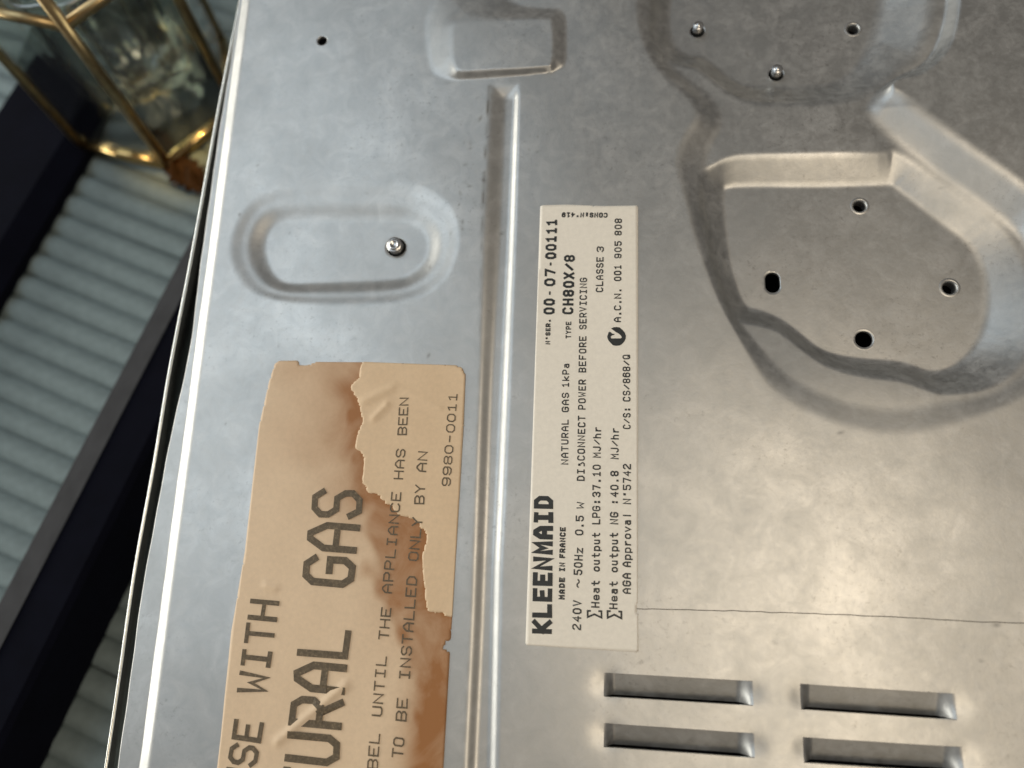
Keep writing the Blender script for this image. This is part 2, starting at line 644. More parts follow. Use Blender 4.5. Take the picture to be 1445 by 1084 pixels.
def edge_prof(i):
    y = ys[i]
    wob = .00010 * math.sin(y * 130) + .00006 * math.sin(y * 410 + 1)
    z0 = ez0[i]
    # gentle bevel catching the window, then the roll down
    tl = math.radians(21)
    r, rt = .0012, .0045
    pts = [(EDGE_X - rt * math.sin(a), y, z0 - rt + rt * math.cos(a)) for a in np.linspace(0, tl, 7)]
    bx, bz = pts[-1][0], pts[-1][2]
    for q in (.25, .5, .75, 1):
        pts.append((bx - (.0026 + .8 * wob) * q * math.cos(tl), y, bz - (.0026 + .8 * wob) * q * math.sin(tl)))
    bx, bz = pts[-1][0], pts[-1][2]
    pts += [(bx - r * (math.sin(a) - math.sin(tl)), y, bz + r * (math.cos(a) - math.cos(tl))) for a in np.linspace(tl, math.pi / 2, 7)[1:]]
    xe = pts[-1][0]
    pts += [(xe, y, -.0040), (xe - .0001, y, -.0046), (xe - .0003, y, -.00478), (xe - .0005, y, -.0048)]
    xo = min(fx[i] + wob, xe - .0012)
    pts += [(xo + .0006, y, -.0048), (xo + .0004, y, -.00481), (xo + .0001, y, -.0050), (xo, y, -.0054), (xo + .0001, y, -.0120)]
    return pts


mb.sweep(edge_prof, len(ys))
mb.build('folded_edge', MAT['metal_plain'], pan)

# bench plane (the cooktop lies propped on it)
ub = -ray(720, 880)
ub = ub / np.linalg.norm(ub)
QB = P(238, 232, -.105)


def PB(x, y, up=0.0):
    d = ray(x, y)
    t = ((QB + ub * up - CAMP) @ ub) / (d @ ub)
    return CAMP + d * t


def bench_z(x, y):
    return QB[2] - (ub[0] * (x - QB[0]) + ub[1] * (y - QB[1])) / ub[2]


# outer tray: thin upright sheet round the pan
OT_PX = [(348, -60), (338, 0), (312, 130), (286.5, 270), (262, 400), (239, 520), (217, 650), (190, 800), (168, 950), (148, 1084), (132, 1200)]
ot = smooth_poly(PL(OT_PX, -.0055), 6, False)
oy = np.linspace(PY0, PY1, 70)
ox = np.interp(oy, ot[::-1, 1], ot[::-1, 0])
mb = MB()


def tray_prof(i):
    y, x = oy[i], ox[i] + .00005 * math.sin(oy[i] * 90)
    zb = bench_z(x, y) + .0362
    pts = [(x + .0004, y, zb + .0)]
    pts += [(x + .0005 * math.cos(a), y, -.0060 + .0005 * math.sin(a)) for a in np.linspace(0, math.pi, 7)]
    pts += [(x - .0004, y, zb)]
    return pts


mb.sweep(tray_prof, len(oy))
mb.build('outer_tray', MAT['bright_edge'], cooktop)

# added near-black sheet for the shade inside the body, seen through holes and louvres
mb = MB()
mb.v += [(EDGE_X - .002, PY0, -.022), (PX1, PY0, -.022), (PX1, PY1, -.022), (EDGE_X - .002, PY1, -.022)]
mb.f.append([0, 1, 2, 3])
mb.build('cavity_shade', MAT['inner'], cooktop, False)

# hole edges, collars and screws
for i, ((px, py), z, kind, r) in enumerate(HOLES):
    c = HOLE_XY[i]
    n = 40
    ring = []
    for k in range(n):
        a = 2 * math.pi * k / n
        dx, dy = r * math.cos(a), r * math.sin(a)
        if kind == 'slot':
            dy += .0010 if math.sin(a) > 0 else -.0010
        ring.append((dx, dy))
    hz = float(sheet_height(np.array([c[0]]), np.array([c[1]]))[0])
    v, f = [], []
    if kind == 'collar':
        # extruded flange standing a little proud, tapering into the bore
        secs = [(1.40, .00001), (1.30, .00004), (1.20, .00012), (1.05, .00012), (.92, -.0001), (.84, -.0008), (.80, -.0030)]
    elif kind == 'screw':
        secs = [(1.34, .00001), (1.30, .00002), (1.04, .00001), (.98, -.0002), (.96, -.0018)]
    else:
        secs = [(1.34, .00001), (1.30, .00002), (1.04, .00001), (.99, -.00012), (.98, -.0010)]
    for s, dz in secs:
        v += [(c[0] + dx * s, c[1] + dy * s, hz + dz) for dx, dy in ring]
    for q in range(len(secs) - 1):
        for k in range(n):
            k2 = (k + 1) % n
            f.append([q * n + k, q * n + k2, (q + 1) * n + k2, (q + 1) * n + k])
    link_mesh('hole_collar' if kind == 'collar' else 'hole_rim', v, f, MAT['metal_plain'], pan)
    if kind == 'screw':
        big = r > .0025
        rr = r * (.80 if big else .74)
        top = .0026 if big else .0032
        prof = []
        pitch = .0006
        zc = -.006
        while zc < top - .0008:
            prof += [(rr * .86, zc), (rr, zc + pitch * .5)]
            zc += pitch
        if big:
            prof += [(rr * .84, top - .0006), (rr * .60, top - .0001), (rr * .58, top), (rr * .50, top), (rr * .40, top - .0003), (.00001, top - .0004)]
        else:
            prof += [(rr * .82, top - .0008), (rr * .55, top - .0002), (rr * .35, top), (.00001, top + .0001)]
        m = MB().lathe(prof, 24)
        o = m.build('screw_tip', MAT['screw'], pan)
        o.location = (c[0], c[1], hz)
        o.rotation_euler = (random.uniform(-.06, .06), random.uniform(-.06, .06), random.uniform(0, 6))

# louvre strips: pressed below the sheet, open along both long sides
for cen, u, w, hl, hw in VENTS:
    nu, nw = 90, 12
    aa = np.linspace(-hl, hl, nu)
    bb = np.linspace(-hw + .00012, hw - .00006, nw)
    A, B = np.meshgrid(aa, bb)
    xx = cen[0] + u[0] * A + w[0] * B
    yy = cen[1] + u[1] * A + w[1] * B
    t = np.minimum(sstep((A + hl) / .0026), sstep((hl - A) / .0036))
    base = sheet_height(xx.ravel(), yy.ravel()).reshape(xx.shape)
    zz = base * (1 - t) + (-.0026 + .00095 * (B / hw)) * t
    vv = np.stack([xx.ravel(), yy.ravel(), zz.ravel()], 1)
    idx = np.arange(nu * nw).reshape(nw, nu)
    ff = np.stack([idx[:-1, :-1], idx[:-1, 1:], idx[1:, 1:], idx[1:, :-1]], -1).reshape(-1, 4).tolist()
    link_mesh('louvre', vv, ff, MAT['metal'], pan, True)
    # cut edges of the sheet along the two slits
    for s in (-1, 1):
        v, f = [], []
        es = sheet_height(cen[0] + u[0] * aa + w[0] * s * hw, cen[1] + u[1] * aa + w[1] * s * hw)
        for k, a in enumerate(aa):
            p = cen + u * a + w * s * hw
            z = es[k]
            v += [(p[0], p[1], z), (p[0] - s * w[0] * .00003, p[1] - s * w[1] * .00003, z - .0007)]
            if k:
                n = len(v)
                f.append([n - 4, n - 2, n - 1, n - 3])
        link_mesh('slit_edge', v, f, MAT['metal_plain'], pan, False)


# ------------------------------------------------------------------ stroke lettering
GLYPH = {
    'A': '03 0b 3f 5f 8b 83;08 88', 'B': '03 0f 6f 8d 8b 69 09;69 87 85 63 03', 'C': '8d 6f 2f 0d 05 23 63 85', 'D': '03 0f 5f 8c 86 53 03',
    'E': '8f 0f 03 83;09 69', 'F': '8f 0f 03;09 69', 'G': '8d 6f 2f 0d 05 23 63 85 89 49', 'H': '03 0f;83 8f;09 89', 'I': '13 73;43 4f;1f 7f',
    'J': '05 23 53 75 7f', 'K': '03 0f;8f 08;29 83', 'L': '0f 03 83', 'M': '03 0f 48 8f 83', 'N': '03 0f 83 8f', 'O': '23 05 0d 2f 6f 8d 85 63 23',
    'P': '03 0f 6f 8d 8a 68 08', 'Q': '23 05 0d 2f 6f 8d 85 63 23;46 83', 'R': '03 0f 6f 8d 8a 68 08;48 83', 'S': '8d 6f 2f 0d 0b 29 69 87 85 63 23 05',
    'T': '0f 8f;43 4f', 'U': '0f 05 23 63 85 8f', 'V': '0f 43 8f', 'W': '0f 13 4a 73 8f', 'X': '03 8f;0f 83', 'Y': '0f 49 8f;49 43',
    '0': '23 06 0c 2f 6f 8c 86 63 23', '1': '1d 4f 43;13 73', '2': '0d 2f 6f 8d 8b 05 03 83', '3': '0d 2f 6f 8d 8b 69 39;69 87 85 63 23 05',
    '4': '63 6f 07 87', '5': '8f 0f 0a 6a 88 85 63 23 05', '6': '8d 6f 2f 0c 05 23 63 85 88 6a 2a 08', '7': '0f 8f 43',
    '8': '29 0b 0d 2f 6f 8d 8b 69 29 07 05 23 63 85 87 69', '9': '05 23 63 86 8d 6f 2f 0d 0a 28 68 8a', '-': '19 79', '/': '05 8d',
    '.': '43 44', ':': '44 45;4a 4b', '~': '08 1a 3a 57 77 89', '*': '3c 3e 5e 5c 3c', 'e': '07 87 89 6b 2b 09 05 23 63 84',
    'a': '1b 6b 79 73;78 28 06 05 23 53 75', 't': '3f 35 53 73;0b 7b', 'o': '23 05 09 2b 6b 89 85 63 23', 'u': '0b 05 23 53 75;7b 73',
    'p': '00 0b 6b 89 85 63 03', 'r': '13 1b;18 4b 7b', 'v': '0b 43 8b', 'l': '4f 43', 'k': '03 0f;7b 06;36 83', 'h': '03 0f;09 2b 5b 79 73',
    'z': '0b 8b 03 83', '$': '8d 8f 0f 49 03 83 85', '%': '3d 3b 5b 5d 3d;69 87 85 63 23', '^': '03 0c 3f 7c 73;07 37',
}


def ribbon(pts, wd, V, Fc, z):
    """mitred flat stroke"""
    pts = np.asarray(pts, float)
    closed = np.allclose(pts[0], pts[-1]) and len(pts) > 3
    if closed:
        pts = pts[:-1]
    k = len(pts)
    nrm = []
    for i in range(k):
        p = pts[(i - 1) % k] if (closed or i > 0) else None
        q = pts[(i + 1) % k] if (closed or i < k - 1) else None
        d1 = (pts[i] - p) / np.linalg.norm(pts[i] - p) if p is not None else None
        d2 = (q - pts[i]) / np.linalg.norm(q - pts[i]) if q is not None else None
        if d1 is None:
            d1 = d2
        if d2 is None:
            d2 = d1
        n1, n2 = np.array((-d1[1], d1[0])), np.array((-d2[1], d2[0]))
        m = n1 + n2
        m = m / max(np.linalg.norm(m), 1e-9)
        nrm.append(m * (wd / 2) / max(m @ n1, .55))
    P0 = pts.copy()
    if not closed:
        d = (pts[1] - pts[0]); P0[0] = pts[0] - d / np.linalg.norm(d) * wd * .45
        d = (pts[-1] - pts[-2]); P0[-1] = pts[-1] + d / np.linalg.norm(d) * wd * .45
    s = len(V)
    for p, n in zip(P0, nrm):
        V.append((p[0] + n[0], p[1] + n[1], z))
        V.append((p[0] - n[0], p[1] - n[1], z))
    for i in range(k if closed else k - 1):
        j = (i + 1) % k
        Fc.append([s + 2 * i, s + 2 * i + 1, s + 2 * j + 1, s + 2 * j])


SV, SF = [], []
sc = smooth_poly(SCORE, 6, False)
sc[:, 1] += rng.normal(0, .00005, len(sc))
ribbon(sc, .00020, SV, SF, .00002)
SV = np.array(SV)
SV[:, 2] += sheet_height(SV[:, 0], SV[:, 1])
link_mesh('scored_line', SV, SF, simple('score_grime', (.10, .085, .07), .7, 0, .5, 900, 0), pan, False)
PXM = .000195      # metres of sheet per picture unit near the stickers


def lettering(parent, runs, mat, z, name='lettering', zfun=None):
    """runs: (text, start px, end px, cap height px, stroke px, gap)"""
    V, Fc = [], []
    nst = 0
    for text, s, e, cap, st, gap in runs:
        a, b = P(*s)[:2], P(*e)[:2]
        d = b - a
        L = np.linalg.norm(d)
        d = d / L
        up = np.array((-d[1], d[0]))
        wd = st * PXM
        n = len(text)
        cw = (L - n * wd) / (n + (n - 1) * gap)
        ch = cap * PXM - wd
        for i, chh in enumerate(text):
            if chh not in GLYPH:
                continue
            o = a + d * (wd / 2 + i * (cw * (1 + gap) + wd)) + up * wd / 2
            for stroke in GLYPH[chh].split(';'):
                pts = []
                for t in stroke.split():
                    gx, gy = int(t[0], 16) / 8, (int(t[1], 16) - 3) / 12
                    j = rng.normal(0, .012, 2)
                    pts.append(o + d * cw * (gx + j[0]) + up * ch * (gy + j[1] * .6))
                w2 = wd * rng.uniform(.92, 1.08) * (1.5 if chh in '.:' else 1)
                ribbon(pts, w2, V, Fc, z + (nst % 4) * .000004)
                nst += 1
    V = np.array(V)
    if zfun is not None:
        V[:, 2] += zfun(V[:, 0], V[:, 1])
    return link_mesh(name, V, Fc, mat, parent, False)


def sheet_label(name, outline, g, z, mat, parent, hfun=None, attr=None, thick=.00010):
    """paper of a traced outline on a fine grid, with a turned-down cut edge"""
    lo, hi = outline.min(0) - g * 1.5, outline.max(0) + g * 1.5
    c = (lo + hi) / 2
    fn = lambda x, y: -sdf(outline, x, y)
    hf = (lambda x, y: np.full(x.shape, z) + (hfun(x, y) if hfun else 0))
    X, Y, Z, Q = cut_grid(lo[0], hi[0], lo[1], hi[1], g, [(fn, c, 1.0)], hf)
    # skirt along the free edge
    from collections import Counter
    E = Counter()
    for q in Q.tolist():
        for i in range(4):
            E[tuple(sorted((q[i], q[(i + 1) % 4])))] += 1
    V = np.stack([X, Y, Z], 1).tolist()
    Fc = Q.tolist()
    low = {}
    for q in Q.tolist():
        for i in range(4):
            a, b = q[i], q[(i + 1) % 4]
            if E[tuple(sorted((a, b)))] == 1:
                for k in (a, b):
                    if k not in low:
                        low[k] = len(V)
                        V.append([V[k][0], V[k][1], V[k][2] - thick])
                Fc.append([b, a, low[a], low[b]])
    V = np.array(V)
    at = {k: f(V[:, 0], V[:, 1]) for k, f in attr.items()} if attr else None
    return link_mesh(name, V, Fc, mat, parent, True, at)


def sheet_h0(x, y):
    return sheet_height(np.asarray(x, float), np.asarray(y, float))


# rating label
RL = PL([(762.5, 290), (800, 289), (850, 291), (900.5, 290), (900.5, 600), (900, 852), (898, 859), (900.5, 866), (901, 921), (820, 915.5), (741.5, 910)])
rating = sheet_label('rating_label', RL, .0006, .00012, MAT['paper'], cooktop, hfun=sheet_h0)
tag(rating, 'cream printed rating sticker with black maker name and gas data')
TZ = .00016
ZF = sheet_h0
lettering(rating, [('KLEENMAID', (779, 895), (781, 700), 26.5, 6.6, .22)], MAT['ink'], TZ, 'maker_name', ZF)
lettering(rating, [('M^DE', (797, 846.5), (797.4, 815), 8, 2.3, .3), ('IN', (797.4, 807), (797.6, 794), 8, 2.0, .3), ('FRANCE', (797.6, 788), (798.5, 744), 8, 2.2, .3)], MAT['ink'], TZ, 'lettering', ZF)
lettering(rating, [('240V', (820, 889.5), (821, 847.5), 11.6, 1.9, .4), ('~', (821, 830), (821.5, 817.5), 11, 1.8, .4), ('50Hz', (821.5, 812), (823, 773.5), 11.4, 1.9, .4),
                   ('0.5', (823, 756), (824, 728), 11, 1.9, .25), ('W', (824, 718.5), (824.5, 709), 10, 1.6, .4),
                   ('DI%CONNECT', (825, 679), (826.3, 587), 10.5, 1.8, .38), ('POWER', (826.4, 578.5), (827, 536), 10.5, 1.8, .38), ('BEFORE', (827, 526), (827.6, 474.5), 10.5, 1.8, .38), ('SERVICING', (827.7, 465), (828.4, 392), 10.5, 1.8, .34)],
          MAT['ink'], TZ, 'lettering', ZF)
lettering(rating, [('NATURAL', (802, 656), (802.6, 592.5), 10, 1.7, .38), ('GAS', (802.8, 582), (803, 554.5), 10, 1.7, .38), ('1kPa', (803, 547), (803.6, 513), 10, 1.7, .38),
                   ('TYPE', (806, 478), (806.3, 454), 8, 1.7, .35), ('CH80X/8', (809, 444), (811.5, 360), 16, 3.5, .35)], MAT['ink'], TZ, 'lettering', ZF)
lettering(rating, [('N*SER.', (776.5, 486.5), (777.2, 450.5), 7.2, 1.9, .3), ('00', (782.5, 444), (783, 421.5), 16, 3.5, .35), ('-', (783.2, 417), (783.4, 411), 15, 2.6, .35), ('07', (783.4, 404), (784.2, 379.5), 16, 3.5, .35),
                   ('-', (784.3, 375.5), (784.5, 370), 15, 2.6, .35), ('00111', (784.7, 366), (786.5, 309.5), 16, 3.5, .32)], MAT['ink'], TZ, 'lettering', ZF)
lettering(rating, [('CONS:N*419', (857.5, 300.5), (793, 300), 8, 2.0, .3)], MAT['ink'], TZ, 'lettering', ZF)
lettering(rating, [('CLASSE', (851, 412.5), (851.8, 363), 10.5, 1.8, .4), ('3', (852, 356), (852.2, 348), 10.5, 1.8, .4)], MAT['ink'], TZ, 'lettering', ZF)
lettering(rating, [('A.C.N.', (876.4, 455), (876.8, 406.5), 10.2, 1.9, .2), ('001', (876.8, 397), (877, 374), 10.5, 1.9, .4), ('905', (877, 365), (877.3, 340.5), 10.5, 1.9, .4), ('808', (877.3, 332.5), (877.6, 308.5), 10.5, 1.9, .4)], MAT['ink'], TZ, 'lettering', ZF)
lettering(rating, [('C/S:', (890, 606), (889.8, 575), 10.6, 1.8, .35), ('CS/868/Q', (889.7, 567), (889.2, 500.7), 10.6, 1.8, .35)], MAT['ink'], TZ, 'lettering', ZF)
lettering(rating, [('$', (850, 873), (850, 861.5), 20, 2.3, .3), ('Heat', (846, 858), (846.4, 819), 11, 1.9, .38), ('output', (846.4, 807), (847, 751.5), 11, 1.9, .38), ('LPG:', (847, 740.5), (847.4, 705), 11, 1.9, .3),
                   ('37.10', (847.4, 702), (847.8, 656), 11, 1.9, .38), ('MJ/hr', (847.9, 646.5), (848.4, 602.5), 11, 1.8, .3)], MAT['ink'], TZ, 'lettering', ZF)
lettering(rating, [('$', (878, 874), (878, 862), 20, 2.3, .3), ('Heat', (871.5, 860), (871.8, 820), 11, 1.9, .38), ('output', (871.8, 808), (872.2, 751.5), 11, 1.9, .38), ('NG', (872.3, 740.5), (872.5, 723), 11, 1.9, .38), (':', (872.5, 713), (872.5, 705), 11, 1.9, .3),
                   ('40.8', (872.6, 702), (872.9, 665), 11, 1.9, .38), ('MJ/hr', (873, 648.5), (873.4, 604), 11, 1.8, .3)], MAT['ink'], TZ, 'lettering', ZF)
lettering(rating, [('AGA', (890.4, 838.5), (890.4, 809), 11, 1.9, .38), ('Approval', (890.4, 800.5), (890.5, 724), 11, 1.9, .34), ('N*5742', (890.5, 712), (890.5, 655), 11, 1.9, .34)], MAT['ink'], TZ, 'lettering', ZF)
# approval mark: black disc with a pale tick running out to the rim
EM = lambda x, y: (840 + x * 70 / 1084, 430 + y * 70 / 1084)
disc_px = [(345, 525), (395, 498), (460, 490), (530, 500), (585, 545), (640, 605), (668, 680), (665, 745), (640, 800), (590, 860), (535, 895), (460, 903), (390, 893), (335, 840), (290, 790), (265, 730), (262, 690), (280, 640), (290, 605), (318, 592), (350, 615), (380, 640), (420, 640), (415, 662), (360, 678), (338, 700), (345, 740), (560, 740), (580, 715), (560, 680), (520, 640), (430, 590), (395, 560)]
dp = PL([EM(*q) for q in disc_px])
me = bpy.data.meshes.new('approval_mark')
hz = ZF(dp[:, 0], dp[:, 1])
me.from_pydata([(p[0], p[1], TZ + h) for p, h in zip(dp, hz)], [], [list(range(len(dp)))[::-1]])
me.materials.append(MAT['ink'])
o = bpy.data.objects.new('approval_mark', me)
col.objects.link(o)
o.parent = rating

# stained gas label
GL = PL([(388, 514), (394, 509.5), (421, 509), (422.5, 515.5), (433, 516), (446, 511), (513, 511.5), (643, 515.5), (652, 519), (657, 529), (654, 601), (646, 739), (638, 872), (636, 903), (629, 906), (625, 913), (629, 917), (635, 920), (626.5, 1074), (618, 1190),
         (294, 1190), (311, 1046), (326.5, 892), (345.7, 778), (366.4, 600.7), (380, 540)])
TEAR_PX = [(511.7, 511), (508, 525), (506, 534), (499, 541), (495, 547), (501, 557), (506, 567.5), (510, 582), (512, 595), (506, 610), (500.6, 631), (508, 638), (513, 645), (514, 660), (511.7, 675), (516, 688), (521.4, 696), (530, 697), (538, 703), (545, 710),
           (553, 715.6), (560, 724), (567, 728), (579.5, 731), (588, 736), (593.4, 742), (601.7, 755.7), (600, 770), (595.6, 785.6), (597, 805), (598.4, 827.7), (601, 846), (604, 861), (615, 864), (624, 864), (630, 869), (638.3, 871)]
tear = PL(TEAR_PX)
tear_s = smooth_poly(tear, 3, False)
tear_s[1:-1] += rng.normal(0, .00010, (len(tear_s) - 2, 2))


def wrinkles(x, y):
    z = sheet_h0(x, y)
    for (a, b), h, w in (((((392, 1046), (488, 966))), .00055, .0011), (((515, 566), (552, 548)), .00035, .0013), (((528, 590), (546, 572)), .00045, .0010), (((560, 545), (620, 575)), .00015, .0012), (((376, 826), (388, 830)), .00035, .0011)):
        d = dist_line(PL([a, b]), x, y)
        z = z + h * np.exp(-(d / w) ** 2)
    return z + .00006 * np.sin(x * 420 + y * 170) * np.sin(y * 260 - 1)


stain_core = PL([(585, 770), (590, 830), (618, 900), (616, 980), (606, 1084), (600, 1190)])
stain_top = PL([(480, 515), (490, 590), (495, 680)])


STAIN_R = PL([(496, 505), (494, 600), (500, 690), (516, 735), (528, 800), (546, 860), (572, 900), (588, 960), (590, 1030), (574, 1100), (560, 1200), (640, 1200), (660, 860), (640, 500)])


def stain(x, y):
    d = dist_line(tear, x, y)
    sd_ = sdf(STAIN_R, x, y)
    n = .0010 * np.sin(x * 900 + 2 * np.sin(y * 300)) + .0013 * np.sin(y * 520 + 1.7 * np.sin(x * 410))
    s = .92 * sstep((.0045 - sd_ + n) / .0075)
    s = np.maximum(s, 1.0 * np.exp(-(d / .0075) ** 1.2))
    s = np.maximum(s, .62 * np.exp(-(np.maximum(sd_, 0) / .015) ** 1.4) * sstep((y - P(500, 690)[1]) / .01))
    s = np.maximum(s, .95 * np.exp(-(dist_line(stain_core, x, y) / .0068) ** 2.2))
    s = np.maximum(s, .34 * np.exp(-((x - P(430, 520)[0]) / .012) ** 2 - ((y - P(430, 520)[1]) / .008) ** 2))
    return np.clip(s, 0, 1)


gas = sheet_label('warning_label', GL, .00055, .00016, MAT['paper_old'], cooktop, hfun=wrinkles, attr={'stain': stain})
tag(gas, 'brown stained torn beige paper sticker with natural gas lettering')
UP = np.vstack([tear_s, PL([(646, 739), (654, 601), (656.6, 529), (652, 519.3), (643, 515.9)])[:, :]])
up_piece = sheet_label('torn_layer', UP, .00045, .00026, MAT['paper_top'], gas, hfun=wrinkles)
tag(up_piece, 'ragged unstained upper layer of the paper')
LZ = .00032
INKW = MAT['ink_worn']
lettering(gas, [('USE', (357, 1119), (373.3, 1019.5), 42, 6.2, .18), ('WITH', (376.5, 981.5), (395, 848.5), 43, 6.2, .18)], INKW, LZ, 'lettering', wrinkles)
lettering(gas, [('NATURAL', (462, 1243), (496.5, 889), 74, 9.6, .18), ('GAS', (499, 830.5), (514.5, 693), 75, 9.6, .18)], INKW, LZ, 'lettering', wrinkles)
lettering(gas, [('LABEL', (531, 1123), (537.6, 1035), 14.5, 2.0, .28), ('UNTIL', (540, 1011.5), (546.8, 926), 14.5, 2.0, .28), ('THE', (549, 903.5), (553, 858), 14.5, 2.0, .28), ('APPLIANCE', (553.5, 838), (567, 694.8), 14.5, 2.0, .28),
                ('HAS', (569.3, 677), (573, 634), 14, 2.0, .28), ('BEEN', (574.5, 614.5), (577.6, 561.4), 14, 2.0, .2)], INKW, LZ, 'lettering', wrinkles)
lettering(gas, [('TO', (569, 1070), (572, 1041), 15, 2.1, .28), ('BE', (574.5, 1018), (576.7, 985.5), 15, 2.1, .28), ('INSTALLED', (579, 959.5), (589.5, 813.5), 15, 2.1, .28), ('ONLY', (590.5, 792.5), (597, 731), 15, 2.1, .28),
                ('BY', (599, 712), (600.5, 684), 14.5, 2.0, .28), ('AN', (601.7, 666.6), (604.4, 637.5), 14.5, 2.0, .28)], INKW, LZ, 'lettering', wrinkles)
lettering(gas, [('9980-0011', (636, 686.5), (646, 555), 12.8, 1.8, .28)], INKW, LZ, 'lettering', wrinkles)

# ------------------------------------------------------------------ ribbed bench below
bu = Vector(ub)
r1a, r1b = PB(268, 341, .034), PB(0, 849, .034)
bd = Vector(r1b - r1a).normalized()                 # direction of the rails
bs = bu.cross(bd).normalized()                      # across, along the ribs
RB = Matrix((bd, bs, bu)).transposed()              # columns are local axes
bench = empty('slatted_bench', QB, RB)
tag(bench, 'bench of pale grey rounded slats under dark navy rails, below the cooktop edge', 'bench')
IB = RB.inverted()


def loc_b(p):
    return IB @ (Vector(p) - Vector(QB))


def bench_part(mb, name, mat, smooth=True):
    o = mb.build(name, mat, bench, smooth)
    return o


bench.matrix_world = Matrix.Translation(QB) @ RB.to_4x4()
# ribs: pitch measured from the photograph (eight between the two rails)
pA, pB_ = loc_b(PB(232, 385)), loc_b(PB(130, 560))
pitch = .0113
u0 = loc_b(PB(250, 372)).x
sprof = None
rib_me = None
mbk = MB().box((.02, .02, -.012), .62, .62, .010)
bench_part(mbk, 'backing_board', MAT['rail_top'], False)
nrib = 44
for k in range(nrib):
    x = u0 + (k - 17) * pitch
    if rib_me is None:
        mb = MB()
        ww = pitch * .5
        sec = [(ww * q, -.0040 + .0036 * math.cos(q * math.pi / 2) ** .75) for q in np.linspace(-1, 1, 15)]

        def rp(i):
            v = -.26 + .56 * i / 14
            return [(px, v, pz + .0004 * math.sin(v * 60)) for px, pz in sec]
        mb.sweep(rp, 15)
        o = mb.build('slat', MAT['slat'], bench)
        rib_me = o.data
    else:
        o = bpy.data.objects.new('slat', rib_me)
        col.objects.link(o)
        o.parent = bench
    o.location = (x, .0006 * math.sin(k * 2.1), .0004 * math.sin(k * 1.7))
    o.rotation_euler = (0, 0, math.radians(-4) + .006 * math.sin(k * 1.3))


def rail(p_in, p_out, q_in, q_out, h, top_mat, side_mat, name='rail'):
    """long bar: across from v0 to v1 with a chamfered edge"""
    pass


# near rail: charcoal chamfer towards the slats and a black body
H = .034
v_g0 = loc_b(PB(185, 499, H - .006)).y                  # outer side of charcoal strip
v_g1 = loc_b(PB(143.5, 640, H)).y                   # edge between charcoal and black
v_b = loc_b(PB(120, 941, .003)).y                   # far side of the black body


def bar(name, v0, v1, v2, h, mat, cap_mat=None):
    mb = MB()
    s = 1 if v2 > v0 else -1
    sec = [(v0, -.0006), (v0 + s * .0005, h - .006), (v1, h), (v2 - s * .002, h), (v2, h - .002), (v2, -.0006)]

    def pr(i):
        u = -.30 + .66 * i / 10
        return [(u, v, z) for v, z in sec]
    r = mb.sweep(pr, 11)
    o = mb.build(name, mat, bench, False)
    if cap_mat:
        mb = MB()
        sec2 = [(v0 - s * .0004, .0), (v0 + s * .0001, h - .0058), (v1, h + .0005)]

        def pr2(i):
            u = -.30 + .66 * i / 10
            return [(u, v, z) for v, z in sec2]
        mb.sweep(pr2, 11)
        mb.build('edge_band', cap_mat, o, False)
    return o


bar('rail', v_g0, v_g1, v_b, H, MAT['navy'], MAT['rail_top'])
v0 = loc_b(PB(53, 333, .004)).y
v2 = loc_b(PB(20, 143, .004)).y
bar('rail', v0, v0 + (v2 - v0) * .2, v2, .010, MAT['navy'])

# ------------------------------------------------------------------ glass lantern
LA, LB_ = PB(110, 207, .002), PB(238, 234, .002)
side = float(np.linalg.norm(LA - LB_)) * .93
ax = Vector(LB_ - LA).normalized()
ay = bu.cross(ax).normalized()                      # towards the inside of the hexagon
RL3 = Matrix((ax, ay, bu)).transposed()
cen = Vector(LB_) - ax * side * .5 + ay * side * math.sqrt(3) / 2
lantern = empty('lantern', cen, RL3)
tag(lantern, 'hexagonal brass framed glass lantern standing on the slatted bench', 'lantern')
hexv = [Vector((side * math.cos(math.radians(a)), side * math.sin(math.radians(a)), 0)) for a in (240, 300, 0, 60, 120, 180)]
# height of the glass from the measured upper joint
best = min(np.linspace(.02, .14, 121), key=lambda h: abs((lambda q: q[1] / q[2] * FPX + PCY)(RM.T @ (LB_ + ub * h - CAMP)) - 38))
HL = float(best)
br = .0021
top_s = 1.0
for k in range(6):
    p, q = hexv[k], hexv[(k + 1) % 6]
    t = Vector((0, 0, HL))
    MB().tube(p + Vector((0, 0, br)), q + Vector((0, 0, br)), br * 1.5, 12).build('base_bar', MAT['brass_glint'], lantern)
    MB().tube(p * top_s + t, q * top_s + t, br, 8).build('top_bar', MAT['brass'], lantern)
    MB().tube(p, p * top_s + t * 1.35, br * 1.1, 8).build('upright', MAT['brass'], lantern)
    mb = MB()
    n_ = (p + q).normalized()
    e = (q - p) * .03
    for off in (-.0006, .0006):
        mb.v += [tuple(p + e + n_ * off + Vector((0, 0, .004))), tuple(q - e + n_ * off + Vector((0, 0, .004))), tuple(q - e + n_ * off + t - Vector((0, 0, .002))), tuple(p + e + n_ * off + t - Vector((0, 0, .002)))]
    mb.f += [[0, 3, 2, 1], [4, 5, 6, 7], [0, 1, 5, 4], [1, 2, 6, 5], [2, 3, 7, 6], [3, 0, 4, 7]]
    mb.build('pane', MAT['pane'], lantern, False)
mb = MB()
mb.v += [tuple(v * .97 + Vector((0, 0, z))) for z in (.0004, .0028) for v in hexv]
mb.f += [[5, 4, 3, 2, 1, 0], [6, 7, 8, 9, 10, 11]] + [[k, (k + 1) % 6, (k + 1) % 6 + 6, k + 6] for k in range(6)]
mb.build('base_plate', MAT['rail_top'], lantern, False)

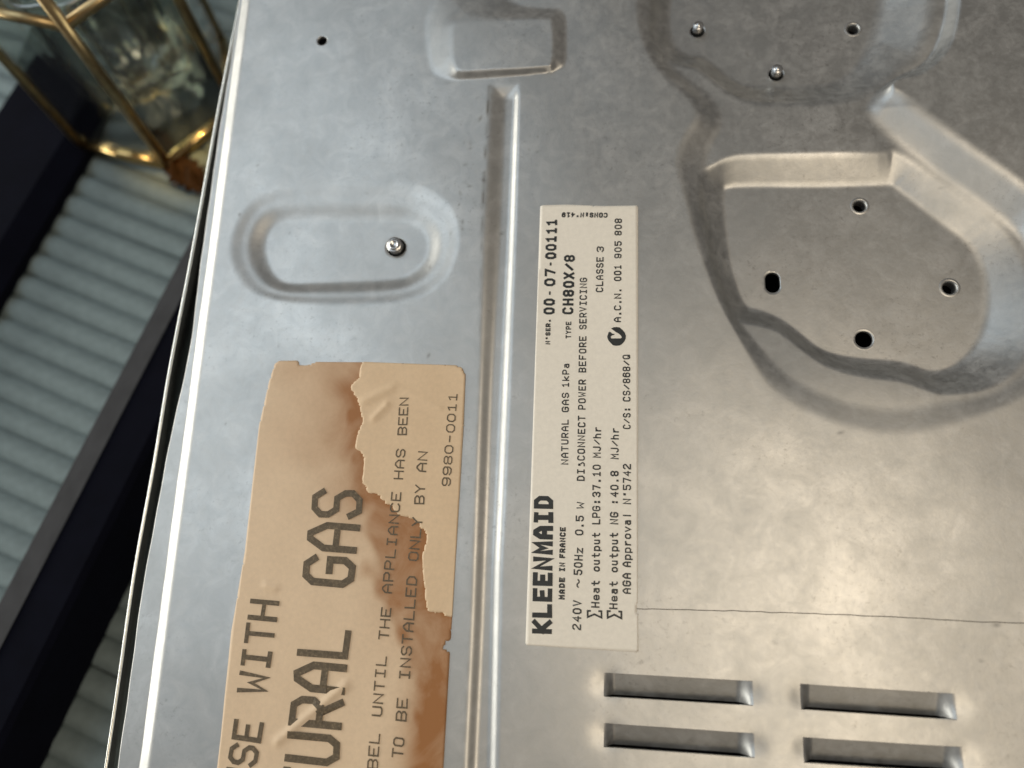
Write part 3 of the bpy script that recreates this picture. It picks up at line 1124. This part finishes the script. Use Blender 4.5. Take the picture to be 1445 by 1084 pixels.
jr = side * .74
jar = empty('candle_glass', cen, RL3)
tag(jar, 'fluted clear candle glass standing inside the brass lantern', 'candle glass')
th = .0014
jh = HL * .98
prof = [(.0001, .0035), (jr * .80, .0035), (jr * .86, .006), (jr * .97, jh * .6), (jr, jh), (jr - th * .5, jh + .0012), (jr - th, jh), (jr * .97 - th, jh * .6), (jr * .84 - th, .008), (.0001, .006)]
MB().lathe(prof, 144, 12, .022).build('glass_body', MAT['glass'], jar)

# unidentified brown patch, built as an added crumpled leaf to absorb spot spill
lf_c = Vector(PB(266, 250, .001))
scrap = empty('brown_scrap', lf_c, RB)
scrap.matrix_world = Matrix.Translation(lf_c) @ RB.to_4x4()
tag(scrap, 'added small crumpled dark brown leaf beside the brass foot of the lantern', 'scrap')
nu, nv = 34, 22
lv, lfc = [], []
for i in range(nu):
    for j in range(nv):
        a, b_ = i / (nu - 1) * 2 - 1, j / (nv - 1) * 2 - 1
        wdt = .0075 * (1 - a * a) ** .55 * (1 + .18 * math.sin(a * 23) + .12 * math.sin(a * 41 + 1))
        x, y = a * .0125, b_ * wdt
        z = .0024 + .0016 * math.sin(a * 7 + b_ * 2) + .0013 * math.sin(b_ * 6 + a * 5) + .0016 * b_ * b_ + .0005 * math.sin(a * 31 + b_ * 17)
        lv.append((x, y, max(z, .0004)))
for i in range(nu - 1):
    for j in range(nv - 1):
        q = i * nv + j
        lfc.append([q, q + nv, q + nv + 1, q + 1])
lo_ = link_mesh('scrap_sheet', lv, lfc, MAT['brown'], scrap)
lo_.rotation_euler = (0, 0, math.radians(70))
MB().tube((0, .012, .002), (.003, .020, .0012), .0005, 6).build('scrap_stalk', MAT['brown'], scrap)

# added warm spot, angled so the lantern foot glints towards the lens
tb = (RL3 @ (hexv[2] - hexv[1])).normalized()
aim = Vector(LB_) + tb * side * .22
vv_ = (Vector(CAMP) - aim).normalized()
wz = Vector((0, 0, 1)) - tb * tb.z
wz.normalize()
wo = -bu.cross(tb).normalized()                     # away from the lantern
ww_ = (wz + wo * .38).normalized()
at_ = -vv_.dot(tb)
ll_ = tb * at_ + ww_ * math.sqrt(1 - at_ * at_)
sd = bpy.data.lights.new('warm_spot', 'SPOT')
sd.energy = 45
sd.color = (1.0, .62, .18)
sd.spot_size = math.radians(2.2)
sd.spot_blend = .4
sd.shadow_soft_size = .02
so = bpy.data.objects.new('warm_spot', sd)
col.objects.link(so)
so.location = aim + ll_ * .9
so.rotation_euler = (aim - so.location).to_track_quat('-Z', 'Y').to_euler()
